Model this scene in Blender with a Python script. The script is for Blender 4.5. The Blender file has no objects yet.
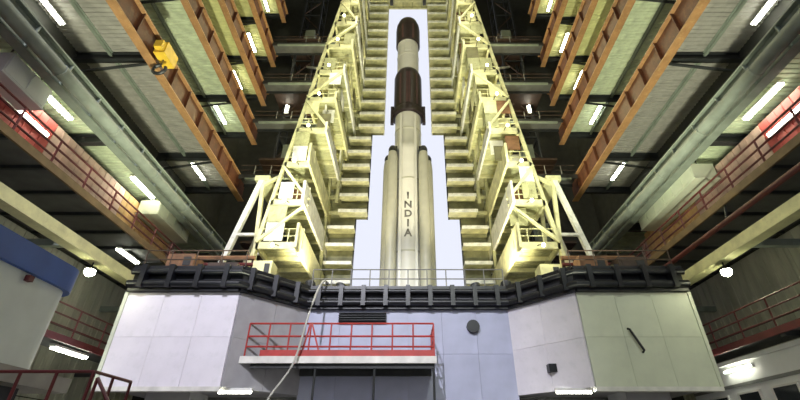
import bpy, bmesh, math, random
from mathutils import Vector, Matrix
random.seed(7)
D = bpy.data
SC = bpy.context.scene
COL = SC.collection
CH = 1.6                                  # eye height; "h" values below are metres above the eye

# ------------------------------------------------------------------ camera, sky, exposure
cam = D.cameras.new('camera'); cam.sensor_width = 36; cam.lens = 19.03; cam.clip_end = 500
co = D.objects.new('camera', cam); COL.objects.link(co)
co.location = (0, 0, CH); co.rotation_euler = (math.radians(90 + 31.6), 0, 0); cam.shift_x = -0.01
SC.camera = co
w = D.worlds.new('sky'); SC.world = w; w.use_nodes = True
bg = w.node_tree.nodes['Background']
bg.inputs[0].default_value = (0.85, 0.88, 1.0, 1); bg.inputs[1].default_value = 1.0
SC.view_settings.view_transform = 'Standard'; SC.view_settings.look = 'None'
SC.view_settings.gamma = 1.0; SC.view_settings.use_curve_mapping = False
SC.view_settings.exposure = 0.0
SC.cycles.use_denoising = True
SC.cycles.max_bounces = 8; SC.cycles.diffuse_bounces = 5

# lamp colours and powers, all used by lamp builders further down
TUBE_COL, TUBE_E = (0.98, 1.0, 0.84), 24.0
TOWER_COL, TOWER_W = (1.0, 0.96, 0.68), 170.0
FLOOD_COOL, FLOOD_WARM = (0.90, 0.90, 1.0), (1.0, 0.90, 0.58)

# ------------------------------------------------------------------ materials
def mat(name, col, rough=0.6, metal=0.0, var=0.18, scale=1.5, dirt=None, dirt_amt=0.35, bump=0.15, streak=False):
    m = D.materials.new(name); m.use_nodes = True
    nt = m.node_tree; N = nt.nodes; L = nt.links
    b = N['Principled BSDF']
    b.inputs['Roughness'].default_value = rough; b.inputs['Metallic'].default_value = metal
    tc = N.new('ShaderNodeTexCoord'); mp = N.new('ShaderNodeMapping')
    L.new(tc.outputs['Object'], mp.inputs[0])
    mp.inputs['Scale'].default_value = (1, 1, 0.22) if streak else (1, 1, 1)
    n1 = N.new('ShaderNodeTexNoise'); n1.inputs['Scale'].default_value = scale
    n1.inputs['Detail'].default_value = 6; L.new(mp.outputs[0], n1.inputs[0])
    r1 = N.new('ShaderNodeValToRGB')
    r1.color_ramp.elements[0].position = 0.3; r1.color_ramp.elements[1].position = 0.72
    r1.color_ramp.elements[0].color = tuple(max(0, c * (1 - var)) for c in col) + (1,)
    r1.color_ramp.elements[1].color = tuple(min(1, c * (1 + var)) for c in col) + (1,)
    L.new(n1.outputs[0], r1.inputs[0]); out = r1.outputs[0]
    if dirt:
        n2 = N.new('ShaderNodeTexNoise'); n2.inputs['Scale'].default_value = scale * 2.7
        n2.inputs['Detail'].default_value = 8; n2.inputs['Roughness'].default_value = 0.7
        L.new(mp.outputs[0], n2.inputs[0])
        r2 = N.new('ShaderNodeValToRGB')
        r2.color_ramp.elements[0].position = 0.52; r2.color_ramp.elements[1].position = 0.72
        r2.color_ramp.elements[1].color = (dirt_amt,) * 3 + (1,)
        L.new(n2.outputs[0], r2.inputs[0])
        mx = N.new('ShaderNodeMixRGB'); L.new(r2.outputs[0], mx.inputs[0])
        L.new(out, mx.inputs[1]); mx.inputs[2].default_value = dirt + (1,); out = mx.outputs[0]
    L.new(out, b.inputs['Base Color'])
    if bump:
        bp = N.new('ShaderNodeBump'); bp.inputs['Strength'].default_value = bump; bp.inputs['Distance'].default_value = 0.03
        L.new(n1.outputs[0], bp.inputs['Height']); L.new(bp.outputs[0], b.inputs['Normal'])
    return m
def glow(name, col, e):
    m = D.materials.new(name); m.use_nodes = True
    b = m.node_tree.nodes['Principled BSDF']
    b.inputs['Base Color'].default_value = col + (1,)
    b.inputs['Emission Color'].default_value = col + (1,); b.inputs['Emission Strength'].default_value = e
    return m
M = dict(
    concrete=mat('concrete', (0.33, 0.32, 0.30), 0.85, dirt=(0.15, 0.14, 0.13)),
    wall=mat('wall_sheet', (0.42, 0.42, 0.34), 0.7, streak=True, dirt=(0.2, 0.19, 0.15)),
    wallback=mat('shadowed_wall_sheet', (0.045, 0.045, 0.04), 0.8),  # near-black: shadow of the deep gaps put into the wall colour
    ceil=mat('roof_sheet', (0.20, 0.20, 0.17), 0.8),
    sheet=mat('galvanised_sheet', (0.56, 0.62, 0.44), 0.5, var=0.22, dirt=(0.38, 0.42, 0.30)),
    sheetyellowlit=mat('yellow_lit_sheet', (0.66, 0.65, 0.32), 0.5, var=.15, dirt=(.45, .44, .2)),  # upper galleries: warm yellow light put into the sheet colour
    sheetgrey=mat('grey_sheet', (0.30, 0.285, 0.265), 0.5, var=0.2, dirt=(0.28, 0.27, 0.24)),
    sheetdark=mat('dark_sheet', (0.10, 0.10, 0.10), 0.7),
    brown=mat('shaded_red_oxide_paint', (0.085, 0.027, 0.012), 0.5, var=0.3, dirt=(0.22, 0.10, 0.03), dirt_amt=0.5),  # girder web: shade of the recess put into the darker brown
    flangelit=mat('lit_flange_paint', (0.34, 0.18, 0.08), 0.5, var=0.2, dirt=(0.50, 0.33, 0.15), dirt_amt=.7),  # flanges of the same girder: light on the edges put into the colour
    edgered=mat('dull_red_paint', (0.13, 0.02, 0.02), 0.5, var=.25),
    webgrey=mat('dark_grey_paint', (0.05, 0.05, 0.058), 0.6),
    edge=mat('rust_edge_paint', (0.16, 0.10, 0.045), 0.6, var=.3),
    cladredlit=mat('red_lit_cladding', (0.50, 0.09, 0.08), 0.5, streak=True), cladorangelit=mat('orange_lit_cladding', (0.58, 0.36, 0.16), 0.6, streak=True),
    dark=mat('black_steel', (0.022, 0.024, 0.026), 0.5, var=0.3),
    darkbrown=mat('dark_brown_steel', (0.06, 0.035, 0.025), 0.6, var=0.3),
    greygreen=mat('grey_green_paint', (0.19, 0.22, 0.185), 0.45),
    duct=mat('duct_metal', (0.19, 0.215, 0.185), 0.5, metal=0.1),
    yellowgirder=mat('pale_yellow_paint', (0.66, 0.64, 0.36), 0.5, dirt=(0.4, 0.37, 0.2)),
    red=mat('red_paint', (0.40, 0.035, 0.03), 0.45, var=0.2),
    darkred=mat('dark_red_paint', (0.11, 0.02, 0.02), 0.5, var=0.2),
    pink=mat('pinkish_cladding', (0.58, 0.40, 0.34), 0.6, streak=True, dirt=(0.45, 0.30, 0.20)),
    tower=mat('cream_yellow_paint', (0.66, 0.64, 0.37), 0.5, var=.28, dirt=(0.42, 0.40, 0.18), dirt_amt=0.6),
    towerolive=mat('olive_grating', (0.42, 0.42, 0.23), 0.7, dirt=(0.12, 0.11, 0.05), dirt_amt=0.7),
    screenolive=mat('screen_olive', (0.22, 0.22, 0.12), 0.7, var=.3), cladwhite=mat('clean_white_cladding', (0.86, 0.86, 0.86), .5, var=.04),
    towerdark=mat('dark_olive_grating', (0.14, 0.13, 0.06), 0.7, var=.3),
    towerwhite=mat('white_cladding', (0.76, 0.76, 0.68), 0.5, var=.2, dirt=(0.45, 0.45, 0.30), dirt_amt=.6),
    rust=mat('rust_brown', (0.20, 0.10, 0.05), 0.7, var=0.35, dirt=(0.35, 0.22, 0.08)),
    plate=mat('white_plate', (0.76, 0.72, 0.79), 0.45, var=0.07, scale=0.7, dirt=(0.58, 0.57, 0.60), dirt_amt=0.4),
    plateblue=mat('blue_grey_plate', (0.38, 0.395, 0.53), 0.45, var=0.10, scale=0.8, dirt=(0.36, 0.37, 0.48)),
    plategrey=mat('grey_plate', (0.36, 0.35, 0.37), 0.5, var=0.10),
    plategreen=mat('pale_green_plate', (0.60, 0.63, 0.50), 0.5, var=0.08, scale=0.7, dirt=(0.5, 0.52, 0.44)),
    navy=mat('navy_black_paint', (0.007, 0.008, 0.012), 0.4, var=0.3),
    railgrey=mat('grey_rail_paint', (0.20, 0.20, 0.19), 0.5),
    beam=mat('pale_beam_paint', (0.70, 0.68, 0.64), 0.5),
    cream=mat('rocket_cream_paint', (0.74, 0.73, 0.65), 0.4, var=0.05, scale=0.8),
    boost=mat('booster_cream_paint', (0.54, 0.53, 0.42), 0.4, var=0.06),
    stagebrown=mat('stage_dark_brown', (0.024, 0.013, 0.013), 0.4, var=0.25),
    stagestripe=mat('stage_red_brown', (0.09, 0.045, 0.042), 0.4, var=0.2),
    stagewhite=mat('stage_white', (0.74, 0.73, 0.68), 0.4, var=0.05),
    letter=mat('letter_grey', (0.20, 0.19, 0.165), 0.5),
    blue=mat('blue_roof_paint', (0.03, 0.10, 0.42), 0.4, var=0.15),
    trailer=mat('trailer_paint', (0.74, 0.80, 0.78), 0.4, var=0.06),
    yellow=mat('hoist_yellow', (0.75, 0.48, 0.05), 0.4),
    hose=mat('hose_pale', (0.45, 0.44, 0.40), 0.5),
    rubber=mat('rubber_black', (0.03, 0.03, 0.03), 0.8),
    glass=mat('dark_glass', (0.03, 0.035, 0.04), 0.1, var=0.1, bump=0),
    whitepaint=mat('white_paint', (0.78, 0.78, 0.76), 0.45, var=0.05),
    tube=glow('tube_light', TUBE_COL, TUBE_E),
    globe=glow('globe_light', (1.0, 1.0, 0.66), 70.0),
    towerglow=glow('tower_lamp_light', (1.0, 0.95, 0.6), 10.0),
    floodcool=glow('flood_face_cool', FLOOD_COOL, 12.0),
    floodwarm=glow('flood_face_warm', (1.0, 0.95, 0.7), 12.0),
)

# ------------------------------------------------------------------ mesh helpers
class MB:
    def __init__(s): s.v = []; s.f = []
    def add(s, vs, fs):
        o = len(s.v); s.v += [tuple(p) for p in vs]; s.f += [tuple(i + o for i in f) for f in fs]; return s
    def box(s, x0, x1, y0, y1, z0, z1):
        if x0 > x1: x0, x1 = x1, x0
        if y0 > y1: y0, y1 = y1, y0
        if z0 > z1: z0, z1 = z1, z0
        return s.add([(x0,y0,z0),(x1,y0,z0),(x1,y1,z0),(x0,y1,z0),(x0,y0,z1),(x1,y0,z1),(x1,y1,z1),(x0,y1,z1)],
                     [(0,3,2,1),(4,5,6,7),(0,1,5,4),(1,2,6,5),(2,3,7,6),(3,0,4,7)])
    def bar(s, a, b, w, h=None, up=(0, 0, 1)):
        a = Vector(a); b = Vector(b); h = h or w; d = (b - a).normalized(); up = Vector(up)
        if abs(d.dot(up)) > 0.97: up = Vector((0, 1, 0))
        r = d.cross(up).normalized() * (w / 2); u = r.cross(d).normalized() * (h / 2)
        vs = [p + i * r + j * u for p in (a, b) for i, j in ((-1,-1),(1,-1),(1,1),(-1,1))]
        return s.add(vs, [(0,3,2,1),(4,5,6,7),(0,1,5,4),(1,2,6,5),(2,3,7,6),(3,0,4,7)])
    def tube(s, pts, r, n=8):
        pts = [Vector(p) for p in pts]; vs = []; fs = []
        for i, p in enumerate(pts):
            d = (pts[min(i + 1, len(pts) - 1)] - pts[max(i - 1, 0)]).normalized()
            up = Vector((0, 0, 1)) if abs(d.z) < 0.9 else Vector((0, 1, 0))
            a = d.cross(up).normalized(); b = a.cross(d)
            vs += [p + r * (math.cos(t) * a + math.sin(t) * b) for t in (2 * math.pi * k / n for k in range(n))]
        for i in range(len(pts) - 1):
            for k in range(n):
                fs.append((i*n + k, i*n + (k+1) % n, (i+1)*n + (k+1) % n, (i+1)*n + k))
        fs.append(tuple(range(n))[::-1]); fs.append(tuple(range(len(vs) - n, len(vs))))
        return s.add(vs, fs)
    def lathe(s, prof, n=28, c=(0, 0, 0)):
        vs = []; fs = []
        for r, z in prof:
            vs += [(c[0] + r * math.cos(2*math.pi*k/n), c[1] + r * math.sin(2*math.pi*k/n), c[2] + z) for k in range(n)]
        for i in range(len(prof) - 1):
            for k in range(n): fs.append((i*n+k, i*n+(k+1) % n, (i+1)*n+(k+1) % n, (i+1)*n+k))
        fs.append(tuple(range(n))[::-1]); fs.append(tuple(range(len(vs)-n, len(vs))))
        return s.add(vs, fs)
    def prism(s, poly, z0, z1):
        n = len(poly)
        return s.add([(x, y, z0) for x, y in poly] + [(x, y, z1) for x, y in poly],
                     [tuple(range(n))[::-1], tuple(range(n, 2*n))] + [(i, (i+1) % n, n + (i+1) % n, n + i) for i in range(n)])
    def mesh(s, name, m, smooth=False):
        me = D.meshes.new(name); me.from_pydata(s.v, [], s.f)
        bm = bmesh.new(); bm.from_mesh(me); bmesh.ops.recalc_face_normals(bm, faces=bm.faces); bm.to_mesh(me); bm.free()
        me.materials.append(m)
        if smooth:
            for p in me.polygons: p.use_smooth = True
            if hasattr(me, 'set_sharp_from_angle'): me.set_sharp_from_angle(angle=math.radians(40))
        return me
WL = {}
def link(name, me, parent=None, pos=(0, 0, 0)):
    o = D.objects.new(name, me); COL.objects.link(o); p = Vector(pos)
    if parent is not None:
        o.parent = parent; o.location = p - WL[parent]
    else: o.location = p
    WL[o] = p
    return o
def part(name, mb, m, parent, pos=(0, 0, 0), smooth=False):
    return link(name, mb.mesh(name, m, smooth), parent, pos)
def tag(o, label, cat, group=None, kind=None):
    if label: o['label'] = label
    if cat: o['category'] = cat
    if group: o['group'] = group
    if kind: o['kind'] = kind
    return o
def thing(name, label, cat, loc, group=None):
    return tag(link(name, None, None, loc), label, cat, group)
def struct(name, mb, m, parent=None, label=None, cat=None):
    o = part(name, mb, m, parent)
    o['kind'] = 'structure'
    if label: o['label'] = label
    if cat: o['category'] = cat
    return o
def ibeam(a, b, depth, flange, tf=0.06, tw=0.04, up=(0, 0, 1)):
    m = MB(); a = Vector(a); b = Vector(b); u = Vector(up)
    m.bar(a, b, tw, depth - 2*tf, up); o = u * (depth/2 - tf/2)
    m.bar(a + o, b + o, flange, tf, up); m.bar(a - o, b - o, flange, tf, up)
    return m
def railing(parent, pts, height, spacing, m, r=0.035, rails=(1.0, 0.55), post_r=None):
    """rails along a polyline of deck points plus one post object each"""
    pts = [Vector(p) for p in pts]
    for k in rails:
        part('rail', MB().tube([p + Vector((0, 0, height * k)) for p in pts], r, 6), m, parent)
    pm = MB().tube([(0, 0, 0), (0, 0, height)], post_r or r, 6).mesh('post', m)
    for a, b in zip(pts, pts[1:]):
        n = max(1, round((b - a).length / spacing))
        for i in range(n + (1 if b is pts[-1] else 0)):
            link('post', pm, parent, a.lerp(b, i / n))
def spot(name, parent, pos, target, power, col, angle=70, radius=0.25, blend=0.6):
    l = D.lights.new(name, 'SPOT'); l.energy = power; l.color = col; l.spot_size = math.radians(angle)
    l.spot_blend = blend; l.shadow_soft_size = radius
    o = D.objects.new(name, l); COL.objects.link(o); o.parent = parent
    o.location = Vector(pos) - WL[parent]
    o.rotation_euler = (Vector(target) - Vector(pos)).to_track_quat('-Z', 'Y').to_euler()
    return o
def floodlight(label, pos, target, power, col, face, angle=75, base_z=None, group=None, k=1.0):
    """an added floodlight: bracket, housing, glowing face, with its spot lamp; stands on base_z"""
    p = Vector(pos); d = (Vector(target) - p).normalized()
    bz = base_z if base_z is not None else p.z - 0.45
    t = thing('floodlight', label, 'floodlight', (p.x, p.y, bz), group)
    q = d.to_track_quat('-Z', 'Y')
    h = MB(); pr = [(0.14, 0.30), (0.20, 0.22), (0.30, 0.02), (0.34, -0.12), (0.31, -0.12), (0.27, -0.02)]; pr = [(r*k, z) for r, z in pr]
    h.lathe(pr, 16); h.v = [tuple(p + q @ Vector(v)) for v in h.v]; part('housing', h, M['dark'], t)
    g = MB().lathe([(0.27*k, -0.04), (0.27*k, -0.09)], 16); g.v = [tuple(p + q @ Vector(v)) for v in g.v]
    part('lens', g, M[face], t)
    b = MB().bar((p.x - .37*k, p.y, p.z), (p.x - .37*k, p.y, bz + .06), .05).bar((p.x + .37*k, p.y, p.z), (p.x + .37*k, p.y, bz + .06), .05)
    b.box(p.x - .42*k, p.x + .42*k, p.y - .15, p.y + .15, bz, bz + .06); part('bracket', b, M['dark'], t)
    spot('fill_flood_lamp', t, p + d * 0.2, target, power, col, angle, .27*k)
    return t

SIDE = {-1: 'on the blue-roofed trailer side', 1: 'on the white cabin side'}
A = 16.0; XW = 21.5; YB = 42.0; YF = -16.0; ZT = 70.0

# ------------------------------------------------------------------ the building
struct('floor', MB().box(-XW - .3, XW + .3, YF - .3, YB + .3, -0.3, 0), M['concrete'])
struct('ceiling', MB().box(-XW - .3, XW + .3, YF - .3, YB + .3, ZT, ZT + .3), M['ceil'])
pan = MB().box(-.03, .03, .03, 3.47, .03, 3.97)
for k in (.5, 1.2, 1.9, 2.6, 3.2): pan.box(-.07, .07, k, k + .14, .05, 3.95)
pan = pan.mesh('wall_panel', M['wall'])
for s, nm in ((-1, 'wall_left'), (1, 'wall_right')):
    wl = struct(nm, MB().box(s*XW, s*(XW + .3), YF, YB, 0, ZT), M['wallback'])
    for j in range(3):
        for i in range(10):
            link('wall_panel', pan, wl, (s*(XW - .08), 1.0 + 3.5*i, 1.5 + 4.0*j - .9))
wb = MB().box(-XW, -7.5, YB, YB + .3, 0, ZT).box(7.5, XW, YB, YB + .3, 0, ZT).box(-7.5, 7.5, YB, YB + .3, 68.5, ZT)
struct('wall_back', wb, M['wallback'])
struct('trim_1', MB().box(-10, 10, YF, -14.0, 30.2, 30.5), M['greygreen'])  # ledge added to carry the unseen entrance floodlights
wf = MB().box(-XW, -13, YF - .3, YF, 0, ZT).box(13, XW, YF - .3, YF, 0, ZT).box(-13, 13, YF - .3, YF, 30, ZT)
struct('wall_front', wf, M['wall'])

# ------------------------------------------------------------------ galleries stacked along the side walls
FRAMES = (8.0, 18.5, 29.0)
Y0, Y1 = -2.0, 34.5
def ribsheet(x0, x1, wy, m):
    n = 5; vs = []; fs = []
    p = wy / n
    prof = [(0, 0)]
    for k in range(n): prof += [(p*k + .45*p, 0), (p*k + .55*p, .05), (p*k + .85*p, .05), (p*k + .97*p, 0)]
    for y, z in prof: vs += [(x0, y, z), (x1, y, z)]
    for i in range(len(prof) - 1): fs.append((2*i, 2*i+1, 2*i+3, 2*i+2))
    mb = MB().add(vs, fs); mb.box(x0, x1, 0, wy - .03, .07, .12)
    return mb.mesh('deck_sheet', m)
SHEETS = {}
def tubelamp(label, x, y, z, length=2.6, group='tube lamps under the galleries'):
    """twin tube lamp hanging under a deck whose underside is at z"""
    t = thing('tube_lamp', label, 'lamp', (x, y, z - .35), group)
    part('housing', MB().box(x - .16, x + .16, y - length/2, y + length/2, z - .22, z - .12), M['whitepaint'], t)
    part('hanger', MB().bar((x, y - length*.35, z - .12), (x, y - length*.35, z + .05), .03), M['dark'], t)
    part('hanger', MB().bar((x, y + length*.35, z - .12), (x, y + length*.35, z + .05), .03), M['dark'], t)
    for dx in (-.09, .09):
        part('tube', MB().tube([(x + dx, y - length*.48, z - .28), (x + dx, y + length*.48, z - .28)], .055, 8), M['tube'], t)
ORD = {4: 'lowest', 5: 'second', 6: 'third', 7: 'fourth', 8: 'topmost'}
LEV = {4: 22.0, 5: 28.9, 6: 34.4, 7: 40.7, 8: 49.0}
def gallery(s, k):
    hc = LEV[k] + CH
    t = thing('gallery_floor', f'{ORD[k]} rust-brown edged gallery floor in the stack {SIDE[s]}', 'gallery', (s*(A + 2.7), 16, hc),
              'brown-edged galleries along the side walls')
    g = part('edge_girder', MB().bar((s*A, Y0, hc), (s*A, Y1, hc), .05, 1.7), M['brown'], t)
    part('flange', MB().bar((s*A, Y0, hc + .9), (s*A, Y1, hc + .9), .55, .09), M['flangelit'], g)
    part('flange', MB().bar((s*A, Y0, hc - .9), (s*A, Y1, hc - .9), .55, .09), M['flangelit'], g)
    st = MB().box(-.25, .25, -.03, .03, -.85, .85).mesh('stiffener', M['brown'])
    y = Y0 + 1.0
    while y < Y1:
        link('stiffener', st, g, (s*A, y, hc)); y += 2.1
    key = ('g', s, min(k, 6))
    if key not in SHEETS: SHEETS[key] = ribsheet(s*.03, s*(XW - A - .05), 1.46, M[{4: 'sheetgrey', 5: 'sheet'}.get(k, 'sheetyellowlit')])
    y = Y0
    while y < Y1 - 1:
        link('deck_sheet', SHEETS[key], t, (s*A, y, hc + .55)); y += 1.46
    for fy in FRAMES + (Y1 - .2,):
        cb = part('cross_beam', ibeam((s*(A + .05), fy, hc + .2), (s*XW, fy, hc + .2), .6, .34), M['dark'], t)
        if fy < 30: part('brace', MB().bar((s*(A + .3), fy, hc - .3), (s*(XW - .1), fy, hc - 1.2), .14), M['dark'], cb)
    part('longitudinal_beam', ibeam((s*(A + 3.2), Y0, hc + .38), (s*(A + 3.2), Y1, hc + .38), .3, .18), M['greygreen'], t)
for s in (-1, 1):
    for k in LEV: gallery(s, k)
    for k, pos in ((4, ((4.7, 14.8, 'near end'), (3.0, 31.3, 'far end'))), (5, ((2.6, 31.3, 'far end'),)),
                   (6, ((2.3, 31.8, 'far end'),)), (7, ((2.0, 32.0, 'far end'),)), (8, ((2.0, 32.4, 'far end'),))):
        for dx, y, wh in pos:
            tubelamp(f'tube lamp under the {ORD[k]} brown-edged gallery {SIDE[s]}, {wh}', s*(A + dx), y, LEV[k] + CH + .5)

# level 3: grey-green girder with a round duct below it
for s in (-1, 1):
    hc = 15.2 + CH
    t = thing('gallery_floor', f'grey-green edged gallery floor over the pink wall {SIDE[s]}', 'gallery', (s*(A + 2.7), 16, hc))
    g = part('edge_girder', MB().bar((s*A, Y0, hc), (s*A, Y1, hc), .05, 1.4), M['greygreen'], t)
    part('flange', MB().bar((s*A, Y0, hc + .74), (s*A, Y1, hc + .74), .5, .08), M['greygreen'], g)
    part('flange', MB().bar((s*A, Y0, hc - .74), (s*A, Y1, hc - .74), .5, .08), M['greygreen'], g)
    st = MB().box(-.22, .22, -.03, .03, -.7, .7).mesh('stiffener', M['greygreen'])
    for i in range(17): link('stiffener', st, g, (s*A, Y0 + 1 + 2.1*i, hc))
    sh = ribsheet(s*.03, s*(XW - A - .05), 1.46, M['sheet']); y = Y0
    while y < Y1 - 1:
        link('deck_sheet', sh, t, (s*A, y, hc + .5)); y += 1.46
    for fy in FRAMES:
        part('cross_beam', ibeam((s*(A + .05), fy, hc + .15), (s*XW, fy, hc + .15), .6, .34), M['dark'], t)
    d = thing('air_duct', f'round grey duct slung under the grey-green girder {SIDE[s]}', 'duct', (s*(A - .5), 16, hc - .9))
    part('pipe', MB().tube([(s*(A - .55), Y0, hc - .45), (s*(A - .55), Y1, hc - .45)], .31, 14), M['duct'], d, smooth=True)
    cl = MB().tube([(0, -.05, 0), (0, .05, 0)], .34, 14).mesh('collar', M['duct'])
    for i in range(9): link('collar', cl, d, (s*(A - .55), 1 + 4*i, hc - .45))
    tubelamp(f'tube lamp under the grey-green gallery {SIDE[s]}, nearer the camera', s*(A + 1.9), 15.6, hc + .45)
    tubelamp(f'tube lamp under the grey-green gallery {SIDE[s]}, farther along', s*(A + 1.6), 23.5, hc + .45)

def cabinet(label, s, x0, x1, y0, y1, z0, z1, m):  # pale green boxes are added for brightly lit patches under the gallery
    t = thing('hanging_box', label, 'cabinet', (s*(x0 + x1)/2, (y0 + y1)/2, z0))
    part('casing', MB().box(s*x0, s*x1, y0, y1, z0, z1), M[m], t)
    part('rim', MB().box(s*(x0 - .05), s*(x1 + .05), y0 - .05, y1 + .05, z0 - .08, z0), M[m], t)
    n = max(2, round((y1 - y0) / 1.2)); wd = (y1 - y0) / n
    for i in range(n): part('door', MB().box(s*(x0 - .04), s*x0, y0 + wd*i + .04, y0 + wd*(i + 1) - .04, z0 + .06, z1 - .06), M[m], t)
    for y in (y0 + .3, y1 - .3): part('hanger', MB().bar((s*(x0 + x1)/2, y, z1), (s*(x0 + x1)/2, y, 15.2 + CH + .52), .06), M['dark'], t)
cabinet('white box cabinet hung under the grey-green gallery on the blue-roofed trailer side', -1, 17.1, 18.2, 12.3, 14.6, 14.0 + CH, 15.1 + CH, 'whitepaint')
cabinet('long pale green box added as lit panels under the gallery on the blue-roofed trailer side', -1, 16.8, 18.2, 24.6, 29, 14.1 + CH, 15.1 + CH, 'plategreen')
cabinet('long pale green box added as lit panels under the gallery on the white cabin side', 1, 16.8, 18.2, 20.4, 27, 14.1 + CH, 15.1 + CH, 'plategreen')

# level 2: walkway with dark red railing and pinkish cladding behind
pp = MB().box(-.04, .04, .02, 2.08, 0, 3.7)
for k in (.5, 1.0, 1.5): pp.box(-.07, .07, k, k + .1, .05, 3.65)
pps = [pp.mesh('cladding_panel', M[k]) for k in ('cladredlit', 'pink', 'cladorangelit')]
for s in (-1, 1):
    hd = 11.3 + CH; yE = 30.5
    t = thing('side_walkway', f'red-railed walkway below the grey duct {SIDE[s]}', 'walkway', (s*(A + 1.5), 16, hd))
    part('edge_channel', MB().box(s*A, s*(A + .12), Y0, yE, hd - .26, hd + .12), M['edge'], t)
    part('deck', MB().box(s*(A + .12), s*XW, Y0, yE, hd - .12, hd - .02), M['sheetdark'], t)
    for i in range(16): part('joist', MB().box(s*(A + .12), s*XW, Y0 + .4 + 2.1*i, Y0 + .55 + 2.1*i, hd - .3, hd - .12), M['dark'], t)
    railing(t, [(s*(A + .1), Y0, hd), (s*(A + .1), yE, hd)], 1.35, 2.1, M['darkred'], .05, (1.0, .66, .33))
    wc = struct(f'wall_cladding_{"left" if s < 0 else "right"}', MB().box(s*18.5, s*18.6, Y0, yE, hd, hd + 3.4), M['pink'])
    for i in range(15): link('cladding_panel', pps[0 if i < 9 else (1 if i < 12 else 2)], wc, (s*18.44, Y0 + 2.1*i, hd))  # near panels redder, far ones orange: the light's tint put into colour
    nl = thing('tube_lamp', f'wall tube lamp on the red cladding behind the walkway {SIDE[s]}', 'lamp', (s*18.2, 15.2, 14.0 + CH))
    part('housing', MB().box(s*18.26, s*18.36, 13.8, 16.6, 13.85 + CH, 14.15 + CH), M['whitepaint'], nl)
    part('tube', MB().tube([(s*18.2, 13.9, 14.0 + CH), (s*18.2, 16.5, 14.0 + CH)], .06, 8), M['tube'], nl)
    # level 1: pale yellow box girder
    g = thing('box_girder', f'pale yellow box girder under the red-railed walkway {SIDE[s]}', 'girder', (s*A, 16, 9.0 + CH))
    part('beam', MB().box(s*(A - .2), s*(A + .25), Y0, 32, 8.65 + CH, 9.2 + CH), M['yellowgirder'], g)
    part('lip', MB().box(s*(A - .32), s*(A + .3), Y0, 32, 8.57 + CH, 8.65 + CH), M['yellowgirder'], g)
    for fy in FRAMES: part('bracket_arm', MB().box(s*(A + .25), s*(XW - .17), fy - .15, fy + .15, 8.75 + CH, 9.1 + CH), M['greygreen'], g)
    # level 0: catwalk with red railing
    hq = 4.85 + CH
    c = thing('low_catwalk', f'low narrow catwalk with red railing beside the pedestal {SIDE[s]}', 'catwalk', (s*(A + 1), 18, hq))
    part('edge_channel', MB().box(s*A, s*(A + .1), Y0, 31, hq - .2, hq + .1), M['edgered'], c)
    part('deck', MB().box(s*(A + .1), s*(A + 1.8), Y0, 31, hq - .1, hq), M['sheetdark'], c)
    for fy in FRAMES: part('bracket_arm', MB().box(s*(A + .1), s*(XW - .17), fy - .12, fy + .12, hq - .32, hq - .1), M['dark'], c)
    railing(c, [(s*(A + .1), Y0, hq), (s*(A + .1), 31, hq)], 1.4, 2.1, M['darkred'], .04, (1.0, .66, .33))
    if s < 0: tubelamp('tube lamp under the low catwalk on the blue-roofed trailer side', s*(A + .6), 21.6, hq - .1, 2.4, None)
    # round lamp under the box girder
    b = thing('globe_lamp', f'round glowing lamp on a stem below the yellow girder {SIDE[s]}', 'lamp', (s*(A + .1), 20, 7.9 + CH))
    part('stem', MB().tube([(s*A, 20, 8.58 + CH), (s*A, 20, 8.25 + CH)], .04, 6), M['dark'], b)
    part('cap', MB().lathe([(.08, .12), (.26, 0), (.26, -.04)], 14, (s*A, 20, 8.2 + CH)), M['dark'], b)
    part('globe', MB().lathe([(.22, 0), (.25, -.1), (.22, -.22), (.12, -.31), (.02, -.34)], 14, (s*A, 20, 8.17 + CH)), M['globe'], b, smooth=True)
tubelamp('tube lamp under the red-railed walkway on the blue-roofed trailer side', -(A + 1.6), 24.5, 11.3 + CH - .12, 2.2, None)
t = thing('service_pipe', 'dark red pipe above the yellow girder on the white cabin side', 'pipe', (A - .3, 16, 10.1 + CH))
part('pipe', MB().tube([(A - .1, Y0, 10.15 + CH), (A - .1, 31, 10.15 + CH)], .14, 10), M['darkred'], t, smooth=True)
for fy in FRAMES: part('pipe_bracket', MB().bar((A - .1, fy, 10.15 + CH), (A + .15, fy, 11.1 + CH), .08), M['dark'], t)

# yellow hoist on the lowest brown girder
t = thing('hoist', 'yellow hoist with black hook block hung on the lowest brown girder', 'hoist', (-A + .5, 18.1, LEV[4] + CH - 1.6))
hz = LEV[4] + CH
part('body', MB().box(-A + .3, -A + 1.0, 17.4, 18.7, hz - .6, hz + .35).box(-A + .4, -A + .9, 17.1, 17.4, hz - .4, hz + .15), M['yellow'], t)
part('hanger', MB().box(-A + .1, -A + .3, 17.7, 18.4, hz + .3, hz + .9), M['dark'], t)
part('cable', MB().tube([(-A + .65, 18, hz - .6), (-A + .65, 18, hz - 1.1)], .03, 6), M['dark'], t)
hk = [(-A + .65 + .38*math.cos(a), 18, hz - 1.45 + .38*math.sin(a)) for a in [math.radians(90 + 30*i) for i in range(11)]]
part('hook', MB().tube(hk, .11, 8), M['dark'], t, smooth=True)

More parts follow.
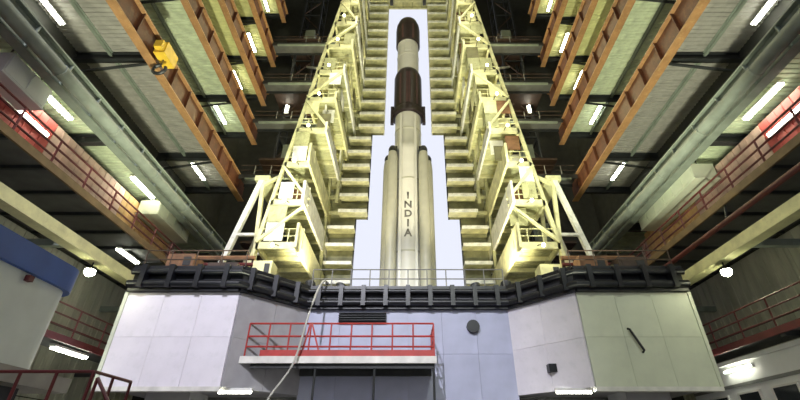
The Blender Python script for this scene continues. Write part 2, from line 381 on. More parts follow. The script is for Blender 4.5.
# ------------------------------------------------------------------ launch pedestal
PY, WY = 25.2, 22.0
zb, zt = 3.0 + CH, 9.1 + CH
front = [(-15, WY), (-9.05, WY), (-6.05, PY), (6.05, PY), (9.05, WY), (15, WY)]
P = thing('launch_pedestal', 'huge pale launch pedestal with dark parapet carrying the rocket', 'pedestal', (0, 32, 0))
part('body', MB().prism([(-15, WY + .1), (-9.0, WY + .1), (-6.0, PY + .1), (6.0, PY + .1), (9.0, WY + .1), (15, WY + .1), (15, 40), (-15, 40)], zb, zt), M['plategrey'], P)
part('undercarriage', MB().box(-13.5, 13.5, 26.0, 39, 1.4, zb), M['sheetdark'], P)
for x in (-12, 12):
    for y in (24.2, 38): part('leg', MB().box(x - 1.1, x + 1.1, y - 1.1, y + 1.1, 0, zb), M['plategrey'], P)
part('centre_skirt', MB().box(-6.0, 6.0, PY + .1, 26.0, 1.6, zb), M['plategrey'], P)
def plates(a, b, cols, rows, m, z0=zb, z1=7.7 + CH):
    a = Vector(a); b = Vector(b); L = (b - a).length; d = (b - a) / L; nrm = Vector((d.y, -d.x))
    if nrm.y > 0: nrm = -nrm
    wx = L / cols; hz_ = (z1 - z0) / rows
    base = MB().add([tuple((d * u + nrm * v).to_3d() + Vector((0, 0, z))) for z in (.006, hz_ - .006) for u, v in ((.006, .0), (wx - .006, .0), (wx - .006, .1), (.006, .1))],
                    [(0,1,2,3),(4,5,6,7),(0,1,5,4),(1,2,6,5),(2,3,7,6),(3,0,4,7)]).mesh('face_plate', m)
    for j in range(rows):
        for i in range(cols):
            p = a + d * (wx * i); link('face_plate', base, P, (p.x, p.y + .1, z0 + hz_ * j))
plates((-15, WY), (-9.05, WY), 3, 2, M['plate'])
plates((-9.05, WY), (-6.05, PY), 2, 2, M['plategrey'])  # grey on this side only: shade of the corner face put into colour
plates((-6.05, PY), (6.05, PY), 6, 3, M['plateblue'], 1.7)  # bluish light on the centre face put into the plate colour
plates((6.05, PY), (9.05, WY), 2, 2, M['plate'])
plates((9.05, WY), (15, WY), 3, 2, M['plategreen'])  # greenish cast of the light on this wing put into colour
for s in (-1, 1):
    part('corner_post', MB().box(s*15, s*15.18, WY - .05, WY + .25, zb, 7.7 + CH), M['plategreen'], P)
    part('sill_beam', MB().box(s*9.0, s*15.1, WY - .1, WY + .3, zb - .2, zb), M['beam'], P)
# dark parapet: channel, two guard pipes, clamp blocks
off = [Vector((x, y - .12, 0)) for x, y in front]
for nm, z0, wd, hh in (('parapet_channel', 7.95 + CH, .30, .5), ('parapet_top', 9.0 + CH, .36, .22)):
    for a, b in zip(off, off[1:]):
        part(nm, MB().bar(a + Vector((0, 0, z0)), b + Vector((0, 0, z0)), wd, hh), M['navy'], P)
part('guard_pipe', MB().tube([p + Vector((0, -.25, 8.05 + CH)) for p in off], .2, 10), M['navy'], P, smooth=True)
part('guard_pipe', MB().tube([p + Vector((0, -.2, 8.75 + CH)) for p in off], .16, 10), M['navy'], P, smooth=True)
part('parapet_web', MB().bar(off[0] + Vector((0, .1, 8.5 + CH)), off[1] + Vector((0, .1, 8.5 + CH)), .1, .9), M['navy'], P)
part('parapet_web', MB().bar(off[4] + Vector((0, .1, 8.5 + CH)), off[5] + Vector((0, .1, 8.5 + CH)), .1, .9), M['navy'], P)
for a, b in ((off[1], off[2]), (off[2], off[3]), (off[3], off[4])):
    part('parapet_web', MB().bar(a + Vector((0, .1, 8.5 + CH)), b + Vector((0, .1, 8.5 + CH)), .1, .9), M['webgrey'], P)
cb = MB().box(-.13, .13, -.48, 0, -.6, .66).mesh('clamp_block', M['navy'])
for a, b in zip(off, off[1:]):
    n = max(2, round((b - a).length / 1.35))
    for i in range(n):
        p = a.lerp(b, (i + .5) / n); link('clamp_block', cb, P, (p.x, p.y - .02, 8.42 + CH))
railing(P, [(-6, PY + .1, zt), (6, PY + .1, zt)], 1.25, 1.2, M['railgrey'], .035, (1.0, .5))
for s in (-1, 1): railing(P, [(s*9.1, WY + .1, zt), (s*14.8, WY + .1, zt)], 1.1, 1.4, M['darkbrown'], .035, (1.0, .5))
# fittings on the faces
o = part('round_vent', MB().tube([(3.83, PY + .05, 6.7 + CH), (3.83, PY - .22, 6.7 + CH)], .38, 14), M['navy'], P); o['label'] = 'round black port'
lv = part('louvre', MB().box(-4.1, -1.3, PY - .2, PY + .05, 6.95 + CH, 7.5 + CH), M['navy'], P)
for i in range(4): part('louvre_blade', MB().bar((-4.1, PY - .28, 7.02 + .14*i + CH), (-1.3, PY - .28, 7.02 + .14*i + CH), .14, .03), M['dark'], lv)
part('grab_handle', MB().tube([(11.3, WY - .02, 5.75 + CH), (11.3, WY - .18, 5.7 + CH), (11.75, WY - .18, 4.65 + CH), (11.75, WY - .02, 4.6 + CH)], .06, 8), M['navy'], P)
part('small_port', MB().box(7.35, 7.75, 23.3, 23.9, 3.9 + CH, 4.3 + CH), M['navy'], P)
# lamps under the pedestal's edge
for x0, x1, lab in ((-9.3, -7.6, 'horizontal tube lamp below the pedestal corner at the red balcony'), (7.2, 9.0, 'horizontal tube lamp below the pedestal corner on the white cabin side')):
    t = thing('tube_lamp', lab, 'lamp', ((x0 + x1)/2, 22.5, zb - .35))
    part('housing', MB().box(x0, x1, 22.4, 22.65, zb - .12, zb), M['whitepaint'], t)
    part('tube', MB().tube([(x0 + .05, 22.5, zb - .18), (x1 - .05, 22.5, zb - .18)], .06, 8), M['tube'], t)

# red balcony on the pedestal's front
bz = 4.45 + CH
B = thing('red_balcony', 'balcony with bright red railing on the pedestal front', 'balcony', (-3, 24, bz))
part('deck', MB().prism([(-8.5, 22.55), (1.4, 22.55), (1.4, PY - .02), (-6.0, PY - .02)], bz - .06, bz), M['plategrey'], B)
part('edge_beam', MB().box(-8.55, 1.45, 22.47, 22.55, bz - .28, bz + .06), M['beam'], B)
part('underframe', MB().box(-8.0, 1.3, 22.65, 22.8, bz - .5, bz - .06).box(-6, 1.3, 24.9, 25.05, bz - .5, bz - .06), M['dark'], B)
part('kick_plate', MB().box(-7.6, 1.38, 22.57, 22.61, bz + .06, bz + .38), M['red'], B)
railing(B, [(-8.4, 22.65, bz), (1.35, 22.65, bz), (1.35, PY - .1, bz)], 1.75, 1.05, M['red'], .05, (1.0, .62, .32), .045)
part('gate_frame', MB().bar((-5.5, 22.65, bz), (-5.2, 22.65, bz + 1.75), .08).bar((-4.5, 22.65, bz), (-5.1, 22.65, bz + 1.75), .08), M['red'], B)
for x in (-4.7, -1.7, 1.3): part('leg', MB().tube([(x, 22.72, 0), (x, 22.72, bz - .28)], .06, 8), M['dark'], B)

# pale hose hanging over the parapet
pts = [(-5.0, 25.0, 9.3), (-5.05, 24.4, 9.35), (-5.15, 23.4, 8.5), (-5.3, 22.35, 6.6), (-5.6, 22.15, 4.2), (-6.1, 22.1, 3.3), (-6.7, 22.1, 2.5), (-7.2, 22.1, .6), (-7.3, 22.1, -1.5)]
pts = [Vector((x, y, h + CH)) for x, y, h in pts]
for _ in range(2): pts = [pts[0]] + [p for a, b in zip(pts, pts[1:]) for p in (a.lerp(b, .25), a.lerp(b, .75))] + [pts[-1]]
hs = thing('hose', 'pale hose hanging from the parapet past the red balcony', 'hose', (-5.5, 23, 2 + CH))
part('tube', MB().tube(pts, .055, 8), M['hose'], hs, smooth=True)
part('coupling', MB().tube(pts[0:2], .12, 8), M['dark'], hs)

# ------------------------------------------------------------------ the rocket
RY = 35.0
R = thing('launch_rocket', 'cream rocket with dark brown stages standing on the pedestal', 'rocket', (0, RY, zt))
def rz(h): return h + CH
def lat(name, prof, m, parent=R, x=0, y=RY, n=32): return part(name, MB().lathe([(r, rz(h)) for r, h in prof], n, (x, y, 0)), m, parent, smooth=True)
lat('launch_ring', [(1.9, 9.1), (1.9, 9.9), (1.6, 9.9), (1.45, 10.2)], M['navy'])
c1 = lat('core_stage', [(1.4, 10.0), (1.4, 26.6), (1.48, 26.7), (1.48, 27.6), (1.4, 27.7), (1.4, 31.9)], M['cream'])
for h in (15.5, 23.2, 29.6): lat('seam_ring', [(1.41, h), (1.43, h + .02), (1.43, h + .16), (1.41, h + .18)], M['boost'], c1)
part('raceway', MB().box(.62, .86, RY - 1.4, RY - 1.1, rz(10.4), rz(31.6)), M['cream'], c1)
part('raceway', MB().box(-.86, -.62, RY - 1.4, RY - 1.1, rz(10.4), rz(31.6)), M['cream'], c1)
for i, a in enumerate((-49, 49, -98, 98, -150, 150)):
    a = math.radians(a); r = 2.03; bx, by = r*math.sin(a), RY - r*math.cos(a)
    b = lat('booster', [(.35, 9.6), (.5, 10.2), (.5, 25.2)], M['boost'], R, bx, by, 20)
    lat('nose_cone', [(.5, 25.2), (.47, 25.8), (.40, 26.4)], M['boost'], b, bx, by, 20)
    lat('attach_collar', [(.42, 26.3), (.42, 26.7), (.30, 27.0), (.1, 27.15)], M['navy'], b, bx, by, 20)
    lat('attach_collar', [(.53, 11.0), (.56, 11.1), (.56, 11.5), (.53, 11.6)], M['boost'], b, bx, by, 20)
for s in (-1, 1):
    part('booster_strut', MB().box(s*1.3 - .2, s*1.3 + .2, RY - 1.5, RY - .8, rz(26.4), rz(27.0)), M['navy'], R)
lat('interstage', [(1.4, 31.9), (1.72, 32.0), (1.72, 32.7), (1.58, 32.9)], M['stagebrown'])
for s in (-1, 1): part('interstage_fin', MB().box(s*1.55, s*1.9, RY - .5, RY - .1, rz(31.0), rz(33.4)), M['stagebrown'], R)
s2 = lat('second_stage', [(1.58, 32.9), (1.58, 38.0), (1.45, 38.5), (1.28, 38.9)], M['stagebrown'])
for a in (-32, -4, 6, 38):
    a = math.radians(a); x, y = 1.59*math.sin(a), RY - 1.59*math.cos(a)
    part('stage_stripe', MB().bar((x, y, rz(33.1)), (x, y, rz(37.8)), .2, .06), M['stagestripe'], s2)
s3 = lat('third_stage', [(1.28, 38.9), (1.28, 43.9)], M['stagewhite'])
lat('seam_ring', [(1.29, 41.4), (1.32, 41.45), (1.32, 41.65), (1.29, 41.7)], M['cream'], s3)
part('service_hatch', MB().box(-.35, .35, RY - 1.33, RY - 1.2, rz(41.9), rz(43.2)), M['cream'], s3)
s4 = lat('upper_stage', [(1.48, 43.9), (1.5, 46.8), (1.42, 47.6), (1.2, 48.3), (.82, 48.75), (.4, 48.95), (.03, 49.0)], M['stagebrown'])
for a in (-25, 25):
    a = math.radians(a); x, y = 1.5*math.sin(a), RY - 1.5*math.cos(a)
    part('stage_stripe', MB().bar((x, y, rz(44.1)), (x, y, rz(46.7)), .25, .06), M['stagestripe'], s4)
for i, ch in enumerate('INDIA'):
    cu = D.curves.new('letter', 'FONT'); cu.body = ch; cu.size = 1.0; cu.offset = .03; cu.align_x = 'CENTER'; cu.extrude = .0
    to = D.objects.new('tmp', cu); COL.objects.link(to)
    dg = bpy.context.evaluated_depsgraph_get(); me = D.meshes.new_from_object(to.evaluated_get(dg))
    D.objects.remove(to)
    zc = rz(20.85 - .98*i)
    bm = bmesh.new(); bm.from_mesh(me)
    g = bmesh.ops.extrude_face_region(bm, geom=bm.faces[:])
    for v in [e for e in g['geom'] if isinstance(e, bmesh.types.BMVert)]: v.co.z = .03
    for v in bm.verts:
        x, u, dep = v.co.x * .95, v.co.y, v.co.z
        ang = x / 1.4; rr = 1.405 + dep
        v.co = Vector((rr*math.sin(ang), RY - rr*math.cos(ang), zc + u))
    bm.to_mesh(me); bm.free(); me.materials.clear(); me.materials.append(M['letter']); me.name = 'letter'
    link('letter', me, c1)

# ------------------------------------------------------------------ service towers each side of the rocket
TY0, TY1 = 26.0, 39.0
def x_in(h): return 7.2 if h < 20.5 else max(4.9, min(6.6, x_out(h) - 2.5))
def x_out(h): return max(6.6, 10.3 - .135*(h - 12.8))          # the towers taper upwards
def flap_edge(h): return 2.5 if h > 27.2 else (3.75 if h > 18.2 else 4.8)
def box_mesh(name, m, *b): return MB().box(*b).mesh(name, m)
PANMESH = {}
def front_panel(s, wx, hz_, m):
    k = (s, round(wx, 3), round(hz_, 3), m)
    if k not in PANMESH:
        b = MB().box(.03, wx - .03, -.05, 0, .03, hz_ - .03).box(.03, wx - .03, -.09, -.05, .03, .1).box(.03, wx - .03, -.09, -.05, hz_ - .1, hz_ - .03)
        b.box(wx/2 - .04, wx/2 + .04, -.09, -.05, .1, hz_ - .1)
        b.v = [(s*x, y, z) for x, y, z in b.v]
        PANMESH[k] = b.mesh('front_panel', M[m])
    return PANMESH[k]
for s in (-1, 1):
    T = thing('service_tower', f'cream tapering service tower beside the rocket {SIDE[s]}', 'tower', (s*8.3, 34, zt))
    for y in (TY0 + .15, 32.9, TY1 - .15):
        part('raked_leg', MB().bar((s*x_out(9.1), y, zt), (s*x_out(40.2), y, rz(40.2)), .24, .24, (0, 1, 0)).bar((s*x_out(40.2), y, rz(40.2)), (s*x_out(60), y, rz(60)), .24, .24, (0, 1, 0)), M['tower'], T)
        if y > 30: part('column', MB().bar((s*7.3, y, zt), (s*7.3, y, rz(27)), .26).bar((s*6.5, y, rz(20)), (s*6.5, y, rz(33)), .26).bar((s*5.1, y, rz(32.6)), (s*5.1, y, rz(60)), .26), M['towerolive'], T)
    glm = MB().lathe([(.02, .14), (.10, .09), (.13, 0), (.10, -.09), (.02, -.14)], 12).mesh('lamp_globe', M['towerglow'], True)
    h = 12.6; lev = 0
    while h < 59:
        z = rz(h); e = flap_edge(h); X1 = x_out(h); X0 = x_in(h); W = X1 - X0
        pf = MB().box(s*X0, s*X1, TY0, TY0 + .18, z - .45, z + .05).box(s*X0, s*X1, TY1 - .18, TY1, z - .45, z + .05)
        pf.box(s*(X1 - .18), s*X1, TY0, TY1, z - .45, z + .05)
        pl = part('platform', pf, M['tower'], T)
        low = h < 20.5
        part('fascia', MB().box(s*X0, s*(X0 + .18), TY0 - (1.2 if low else .3), TY1, z - (.9 if low else .5), z + (.9 if low else .45)), M['towerwhite' if lev % 2 else 'tower'], pl)
        ds = ribsheet(0, s*(W - .1), 2.15, M['towerolive']); jst = box_mesh('joist', M['tower'], 0, s*W, -.07, .07, -.42, -.1)
        for i in range(6): link('deck_sheet', ds, pl, (s*(X0 + .05), TY0 + .02 + 2.15*i, z - .1))
        for i in range(5): link('joist', jst, pl, (s*X0, TY0 + 2.15*(i + 1), z))
        xe = min(X0, e + 2.6)
        fl = box_mesh('flap', M['tower'], 0, s*(xe - e), 0, 1.25, -.12, 0); fe = box_mesh('flap_edge', M['towerwhite'], 0, s*(xe - e), -.05, .05, -.25, .05)
        for dz in (0, 1.7):
            link('flap', fl, pl, (s*e, 33.2, z + dz)); link('flap_edge', fe, pl, (s*e, 33.2, z + dz))
        if xe < X0:
            for dz in (0, 1.7): part('flap_arm', MB().box(s*xe, s*(X0 + .1), 33.5, 33.7, z + dz - .3, z + dz), M['towerolive'], pl)
        rl = MB()
        for k in (.55, 1.1): rl.tube([(s*X0, TY0 + .1, z + k), (s*X1, TY0 + .1, z + k)], .035, 6)
        for i in range(4): rl.bar((s*(X0 + W*i/3), TY0 + .1, z), (s*(X0 + W*i/3), TY0 + .1, z + 1.1), .06)
        part('guard_rail', rl, M['tower'], pl)
        part('side_screen', MB().box(s*(e + .1), s*X0, 34.5, 34.56, z - .3, z + 3.1), M['screenolive'], T)
        part('edge_post', MB().box(s*e, s*(e + .1), 34.4, 34.6, z - .3, z + 3.1), M['towerwhite' if h > 27.2 else 'dark'], T)
        if 35 < h < 49: part('inner_cladding', MB().box(s*5.0, s*6.1, 32.7, 32.78, z - .2, z + 3.15), M['cladwhite'], T)
        # patchwork of screens on the front and on the inner face, some left open
        X2, X3 = x_in(h + 1.6), x_out(h + 3.0); nc = max(2, round((X3 - X2)/1.2)); wx = (X3 - X2 - .1) / nc
        for c in range(nc):
            for r in range(2):
                u = random.random()
                if u < (.5 if low else .12): continue
                m = 'tower' if u < .50 else ('towerwhite' if u < .66 else ('towerolive' if u < .90 else ('towerdark' if u < .96 else 'rust')))
                link('front_panel', front_panel(s, wx, 1.45, m), T, (s*(X2 + .05 + wx*c), TY0 + random.choice((0, 0, .5, 1.1)), z + .08 + 1.45*r))
        for c in range(0 if low else 8):
            for r in range(2):
                u = random.random()
                if u < .15: continue
                m = 'tower' if u < .48 else ('towerwhite' if u < .58 else ('towerolive' if u < .86 else 'towerdark'))
                k = ('inner', m)
                if k not in PANMESH:
                    PANMESH[k] = MB().box(-.03, .03, .03, 1.5, .03, 1.4).box(-.07, .07, .03, .12, .03, 1.4).box(-.07, .07, .72, .8, .03, 1.4).mesh('inner_panel', M[m])
                link('inner_panel', PANMESH[k], T, (s*(x_in(h + 1.5*r) + .2 + random.choice((0, .1, .5))), TY0 + .3 + 1.55*c, z + .08 + 1.45*r))
        if lev % 3 != 2: part('brace', MB().bar((s*(X0 if lev % 2 else X1), TY0 - .08, z), (s*(X3 if lev % 2 else X2), TY0 - .08, z + 3.0), .2), M['tower'], T)
        part('brace', MB().bar((s*(X1 - .02), TY0, z), (s*(X3 - .02), 32.9, z + 3.0), .18), M['tower'], T)
        if lev % 2 == 1:
            part('equipment_locker', MB().box(s*(X0 + .9), s*(X0 + 2.0), TY0 + 1.4, TY0 + 2.2, z, z + 1.8), M['rust' if lev % 4 == 1 else 'greygreen'], T)
        # globe lamp on an arm in front of the platform
        lx, ly, lz = s*(X0 + W*.5), TY0 - 1.2, z - .75
        lp = link('lamp_globe', glm, pl, (lx, ly, lz))
        part('lamp_arm', MB().bar((lx, ly, lz + .12), (s*(X0 + W*.5), TY0 + .1, z - .2), .05), M['dark'], pl)
        l = D.lights.new('tower_lamp', 'POINT'); l.energy = TOWER_W; l.color = TOWER_COL; l.shadow_soft_size = .3
        lo = D.objects.new('tower_lamp', l); COL.objects.link(lo); lo.parent = lp; lo.location = (-s*.4, -.6, -.2)
        if lev in (3, 5, 7, 9):  # outer lamps added to throw warm yellow light onto the galleries
            ox, oy = s*(X1 + .5), 31.0
            op = link('lamp_globe', glm, pl, (ox, oy, z + .6))
            part('lamp_arm', MB().bar((ox, oy, z + .5), (s*(X1 - .1), oy, z), .05), M['dark'], pl)
            l = D.lights.new('tower_lamp', 'POINT'); l.energy = 900; l.color = (1.0, .93, .55); l.shadow_soft_size = .3
            lo = D.objects.new('tower_lamp', l); COL.objects.link(lo); lo.parent = op; lo.location = (s*.5, -.3, 0)
        h += 3.4; lev += 1
    # raking struts at the outer foot
    for y in (26.4, 29.6):
        part('raking_strut', MB().bar((s*13.0, y, zt), (s*11.0, y, rz(18)), .34), M['towerwhite'], T)
        part('raking_strut', MB().bar((s*10.2, y, zt), (s*10.9, y, rz(18)), .26), M['tower'], T)
        part('strut_tie', MB().bar((s*12.0, y, rz(13.4)), (s*10.0, y, rz(13.4)), .2), M['towerwhite'], T)
        part('strut_tie', MB().bar((s*11.2, y, rz(17.4)), (s*9.5, y, rz(18.4)), .24), M['tower'], T)
    part('strut_head', MB().box(s*10.4, s*11.5, 26.2, 32, rz(17.9), rz(18.3)), M['tower'], T)
    for i in range(4): part('foot_locker', MB().box(s*(10.6 + .5*(i % 2)), s*(11.7 + .5*(i % 2)), 26.6 + 1.5*i, 27.8 + 1.5*i, zt, zt + 1.4 + .8*(i % 2)), M[('rust', 'tower', 'darkbrown', 'rust')[i]], T)
# bridge platform closing the top between the towers
bp = thing('bridge_platform', 'cream bridge platform above the rocket joining both towers', 'platform', (0, 33.6, rz(50.4)))
part('deck', MB().box(-4.85, 4.85, 33, 34.2, rz(50.9), rz(51.05)), M['tower'], bp)
for y in (33.08, 34.1): part('girder', MB().box(-4.85, 4.85, y - .08, y + .08, rz(50.4), rz(50.9)), M['tower'], bp)
for i in range(8): part('cross_rib', MB().box(-4.3 + 1.2*i, -4.18 + 1.2*i, 33.16, 34.02, rz(50.5), rz(50.9)), M['towerolive'], bp)
part('parapet_panel', MB().box(-4.85, 4.85, 33.0, 33.06, rz(51.05), rz(53.6)), M['tower'], bp)
for x in (-2.1, 2.1): part('pulley_block', MB().tube([(x - .2, 33.0, rz(50.1)), (x + .2, 33.0, rz(50.1))], .36, 12), M['dark'], bp)

# dark lattice masts in the gaps between towers and galleries
for s in (-1, 1):
    L = thing('lattice_mast', f'dark lattice mast between tower and galleries {SIDE[s]}', 'mast', (s*13.6, 38.5, zt))
    for x in (12.4, 14.8):
        for y in (37.4, 39.6): part('leg', MB().bar((s*x, y, zt), (s*x, y, ZT - .05), .26), M['dark'], L)
    for i in range(16):
        z = zt + 3.2*i
        f = MB()
        for x0, y0, x1, y1 in ((12.4, 37.4, 14.8, 37.4), (12.4, 39.6, 14.8, 39.6), (12.4, 37.4, 12.4, 39.6), (14.8, 37.4, 14.8, 39.6)):
            f.bar((s*x0, y0, z + 3.1), (s*x1, y1, z + 3.1), .16)
        part('tie_frame', f, M['dark'], L)
        xa, xb = (12.4, 14.8) if i % 2 else (14.8, 12.4)
        part('diagonal', MB().bar((s*xa, 37.4, z), (s*xb, 37.4, z + 3.1), .12), M['darkbrown'], L)
    t = thing('tube_lamp', f'short bright lamp on the dark lattice mast {SIDE[s]}', 'lamp', (s*14.3, 36.9, rz(35.2)))
    part('housing', MB().box(s*14.15, s*14.65, 37.1, 37.28, rz(34.9), rz(36.1)), M['whitepaint'], t)
    part('tube', MB().tube([(s*14.4, 37.03, rz(35.0)), (s*14.4, 37.03, rz(36.0))], .12, 8), M['tube'], t)
    for i in range(6):
        z = zt + 5 + 6.4*i
        part('mast_bracket', MB().bar((s*(10.5 + .6*(i % 3)), 35.5, z + 1), (s*13, 37.4, z + 3.4), .22), M['towerwhite' if i in (1, 4) else 'darkbrown'], L)
    for i in range(4):
        z = zt + 8 + 9.6*i
        part('mast_platform', MB().box(s*11.2, s*15.6, 35.4, 39.8, z, z + .25), M['darkbrown'], L)
        part('mast_box', MB().box(s*12.2, s*13.4, 35.6, 36.6, z + .25, z + 2.2), M['greygreen'], L)

# link bridges from the galleries to the towers
for s in (-1, 1):
    for k in (4, 5, 6, 7):
        z = LEV[k] + CH + .6; xi = x_out(LEV[k]) + .6
        b = thing('link_bridge', f'dark link bridge from the {ORD[k]} brown gallery to the tower {SIDE[s]}', 'bridge', (s*13, 33, z), 'link bridges to the towers')
        part('deck', MB().box(s*xi, s*(A - .3), 32.3, 33.7, z - .12, z), M['sheetdark'], b)
        for y in (32.3, 33.7):
            part('side_beam', MB().box(s*xi, s*(A - .3), y - .05, y + .05, z - .4, z + .05), M['dark'], b)
            for kk in (.55, 1.1): part('rail', MB().tube([(s*xi, y, z + kk), (s*(A - .3), y, z + kk)], .035, 6), M['darkbrown'], b)
        for i in range(4):
            part('post', MB().bar((s*(xi + .2 + 1.5*i), 32.3, z), (s*(xi + .2 + 1.5*i), 32.3, z + 1.1), .06), M['railgrey'], b)
        part('knee_brace', MB().bar((s*(xi + .1), 33, z - 2.2), (s*(xi + 2.2), 33, z - .3), .16), M['towerwhite' if k % 2 else 'darkbrown'], b)
        part('cable_tray', MB().box(s*(xi + 1), s*(A - 1), 32.0, 32.2, z - .7, z - .5), M['greygreen'], b)

# equipment on the pedestal deck behind the parapet
eq = [(-13.6, 24.0, 1.6, 1.2, 1.5, 'rust', 'tall rust-brown equipment box on the deck corner'), (-11.2, 24.3, 1.8, 1.0, 1.1, 'darkbrown', 'low dark brown equipment box on the deck'),
      (-9.2, 25.5, 1.2, 1.2, 1.7, 'yellowgirder', 'pale yellow equipment box beside the tower foot'), (13.4, 24.0, 1.7, 1.2, 1.3, 'darkbrown', 'dark brown equipment box on the deck corner'),
      (11.3, 24.4, 1.7, 1.0, 1.6, 'rust', 'rust-brown equipment box on the deck'), (9.0, 25.6, 1.3, 1.2, 1.5, 'yellowgirder', 'pale yellow equipment box at the tower foot')]
for x, y, w_, d_, h_, m, lab in eq:
    t = thing('equipment_box', lab + (' ' + SIDE[-1] if x < 0 else ' ' + SIDE[1]), 'box', (x, y, zt), 'equipment boxes on the pedestal deck')
    part('casing', MB().box(x - w_/2, x + w_/2, y - d_/2, y + d_/2, zt + .1, zt + h_), M[m], t)
    part('plinth', MB().box(x - w_/2 - .08, x + w_/2 + .08, y - d_/2 - .08, y + d_/2 + .08, zt, zt + .1), M['dark'], t)
    part('door', MB().box(x - w_*.38, x + w_*.05, y - d_/2 - .03, y - d_/2, zt + .3, zt + h_ - .2), M[m], t)
    part('vent', MB().box(x + w_*.12, x + w_*.4, y - d_/2 - .03, y - d_/2, zt + h_*.5, zt + h_ - .2), M['dark'], t)

for s in (-1, 1):
    t = thing('pipe_rack', f'rusty pipe rack on the deck behind the parapet {SIDE[s]}', 'pipe rack', (s*12.2, 25.6, zt))
    for x in (10.1, 12.2, 14.4):
        part('stand', MB().box(s*x - .08, s*x + .08, 25.5, 25.7, zt, zt + 2.2), M['darkbrown'], t)
    for i, (z, r, m) in enumerate(((.7, .14, 'rust'), (1.15, .2, 'edge'), (1.65, .12, 'darkred'), (2.1, .16, 'rust'))):
        part('pipe', MB().tube([(s*9.95, 25.4, zt + z), (s*14.7, 25.4, zt + z)], r, 8), M[m], t, smooth=True)
    for x in (10.6, 13.3): part('valve_wheel', MB().tube([(s*x, 25.15, zt + 1.15), (s*x, 25.05, zt + 1.15)], .3, 12), M['yellow' if s > 0 else 'rust'], t)

# ------------------------------------------------------------------ things near the camera
# blue-roofed trailer
t = thing('trailer', 'pale grey box trailer with a blue roof edge', 'trailer', (-9.5, 6, 0))
def rounded(x0, x1, y0, y1, r, n=5):
    out = []
    for cx, cy, a0 in ((x1 - r, y1 - r, 0), (x0 + r, y1 - r, 90), (x0 + r, y0 + r, 180), (x1 - r, y0 + r, 270)):
        out += [(cx + r*math.cos(math.radians(a0 + 90*i/n)), cy + r*math.sin(math.radians(a0 + 90*i/n))) for i in range(n + 1)]
    return out
part('body', MB().prism(rounded(-11.2, -8.0, -1.5, 9.8, .5), 3.2, 4.95), M['trailer'], t, smooth=True)
part('roof', MB().prism(rounded(-11.3, -7.9, -1.6, 9.92, .55), 4.95, 5.5).prism(rounded(-11.0, -8.2, -1.3, 9.6, .5), 5.5, 5.62), M['blue'], t, smooth=True)
part('flat_bed', MB().box(-11.3, -7.85, -1.8, 10.6, 2.9, 3.2), M['sheetgrey'], t)
part('chassis', MB().box(-10.9, -8.3, -1, 9.8, 1.1, 2.9), M['dark'], t)
for y in (.5, 7.2, 8.8):
    for x in (-10.9, -8.5): part('wheel', MB().tube([(x - .2, y, .7), (x + .2, y, .7)], .7, 16), M['rubber'], t)
part('marker_lamp', MB().box(-7.99, -7.88, 8.35, 8.47, 4.78, 4.9), M['darkred'], t)
for y in (2.2, 4.6, 7.0): part('body_seam', MB().box(-8.0, -7.97, y, y + .05, 3.25, 4.9), M['duct'], t)
# red-railed access steps beside the trailer
t = thing('access_platform', 'red-railed access platform standing beside the blue-roofed trailer', 'platform', (-5.9, 8, 0))
dz = 1.75
part('deck', MB().box(-7.0, -5.2, 7.4, 8.6, dz - .12, dz), M['sheetgrey'], t)
for x in (-6.95, -5.25):
    for y in (7.45, 8.55): part('leg', MB().bar((x, y, 0), (x, y, dz - .12), .08), M['dark'], t)
railing(t, [(-7.0, 7.45, dz), (-5.2, 7.45, dz), (-5.2, 8.55, dz)], 1.1, .6, M['edgered'], .028, (1.0, .5))
railing(t, [(-5.1, 7.45, dz - .1), (-3.9, 7.45, .25)], 1.1, .6, M['edgered'], .028, (1.0, .5))
for i in range(6): part('step', MB().box(-5.1 + .2*i, -4.85 + .2*i, 7.5, 8.5, dz - .3 - .25*i, dz - .25 - .25*i), M['sheetgrey'], t)
part('stringer', MB().bar((-5.2, 7.47, dz - .15), (-3.85, 7.47, .08), .05, .22).bar((-5.2, 8.53, dz - .15), (-3.85, 8.53, .08), .05, .22), M['dark'], t)
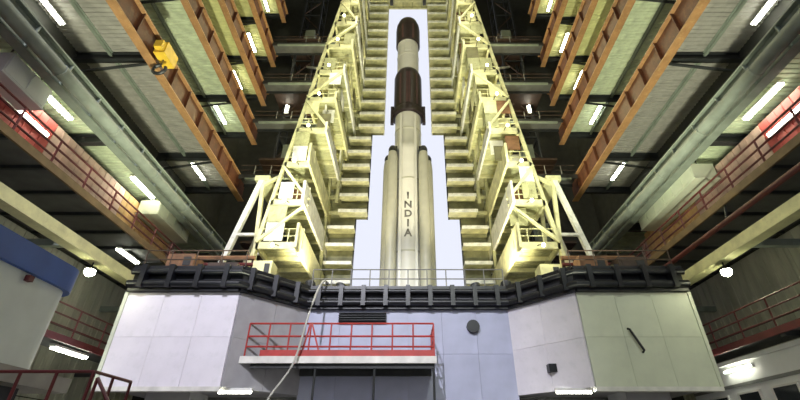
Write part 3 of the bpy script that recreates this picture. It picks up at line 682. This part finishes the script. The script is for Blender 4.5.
# white cabin in place of the brightly lit underside of the low catwalk
t = thing('standin_cabin', 'white cabin with dark windows in place of the lit catwalk underside', 'cabin', (18.4, 18, 0))
part('body', MB().box(16.75, 20.2, 9.5, 27.0, .25, 5.8), M['whitepaint'], t)
part('roof', MB().box(16.55, 20.4, 9.3, 27.2, 5.8, 5.98), M['whitepaint'], t)
part('skid', MB().box(17.0, 20.0, 9.7, 26.8, 0, .25), M['dark'], t)
part('band', MB().box(16.7, 16.75, 9.5, 27.0, 4.75, 4.9), M['railgrey'], t)
for i in range(7):
    y = 10.4 + 2.3*i
    wdw = part('window', MB().box(16.7, 16.75, y, y + 1.4, 3.2, 4.4), M['glass'], t)
    part('window_frame', MB().box(16.66, 16.75, y - .08, y, 3.12, 4.48).box(16.66, 16.75, y + 1.4, y + 1.48, 3.12, 4.48).box(16.66, 16.75, y, y + 1.4, 4.4, 4.48).box(16.66, 16.75, y, y + 1.4, 3.12, 3.2), M['beam'], wdw)
for y, lab in ((15.6, 'added wall tube lamp whitening the cabin, nearer the camera'), (22.6, 'wall tube lamp on the white cabin, beside the pedestal')):  # the nearer lamp is added to whiten the wall
    t = thing('tube_lamp', lab, 'lamp', (16.5, y, 5.4), 'lamps on the white cabin')
    part('housing', MB().box(16.62, 16.75, y - 1.0, y + 1.0, 5.45, 5.6), M['whitepaint'], t)
    part('tube', MB().tube([(16.55, y - .95, 5.5), (16.55, y + .95, 5.5)], .055, 8), M['tube'], t)
cb_pts = [(15.9 + .75*u, 14.4 + 3.2*u, 6.3 - 1.5*u - .4*math.sin(math.pi*u)) for u in [i/14 for i in range(15)]]
t = thing('cable', 'black cable drooping from the low catwalk down the white cabin wall', 'cable', (16.1, 15, 4.6))
part('line', MB().tube(cb_pts, .06, 6), M['rubber'], t, smooth=True)

# ------------------------------------------------------------------ floodlights added to brighten towers, rocket, pedestal and galleries
for s in (-1, 1):
    sd = SIDE[s]
    floodlight(f'added deck floodlight brightening the tower, behind the parapet {sd}', (s*6.3, 26.0, zt + .5), (s*7.2, 33, zt + 20), 4200, FLOOD_WARM, 'floodwarm', 90, zt)
    floodlight(f'added deck floodlight brightening the rocket {sd}', (s*4.4, 26.4, zt + .5), (0, RY, zt + 24), 2600, (1.0, .97, .88), 'floodwarm', 60, zt)
    # unseen, high on the front wall over the entrance, added to light the pedestal
    pw = 96000 if s < 0 else 24000
    cc = FLOOD_COOL if s < 0 else (.93, 1.0, .82)
    floodlight(f'added unseen floodlight over the entrance behind the camera, {sd}', (s*8, -14.9, 31.4), (s*7, 24, 6), pw, cc, 'floodcool', 44, 30.5, None, 2.4)
    floodlight(f'added unseen ground floodlight aimed up at the galleries {sd}', (s*3.5, 12.5, .8), (s*18.5, 27, 40), 34000, (.97, 1.0, .72), 'floodwarm', 52, 0, None, 1.6)  # added out of view to brighten the gallery undersides
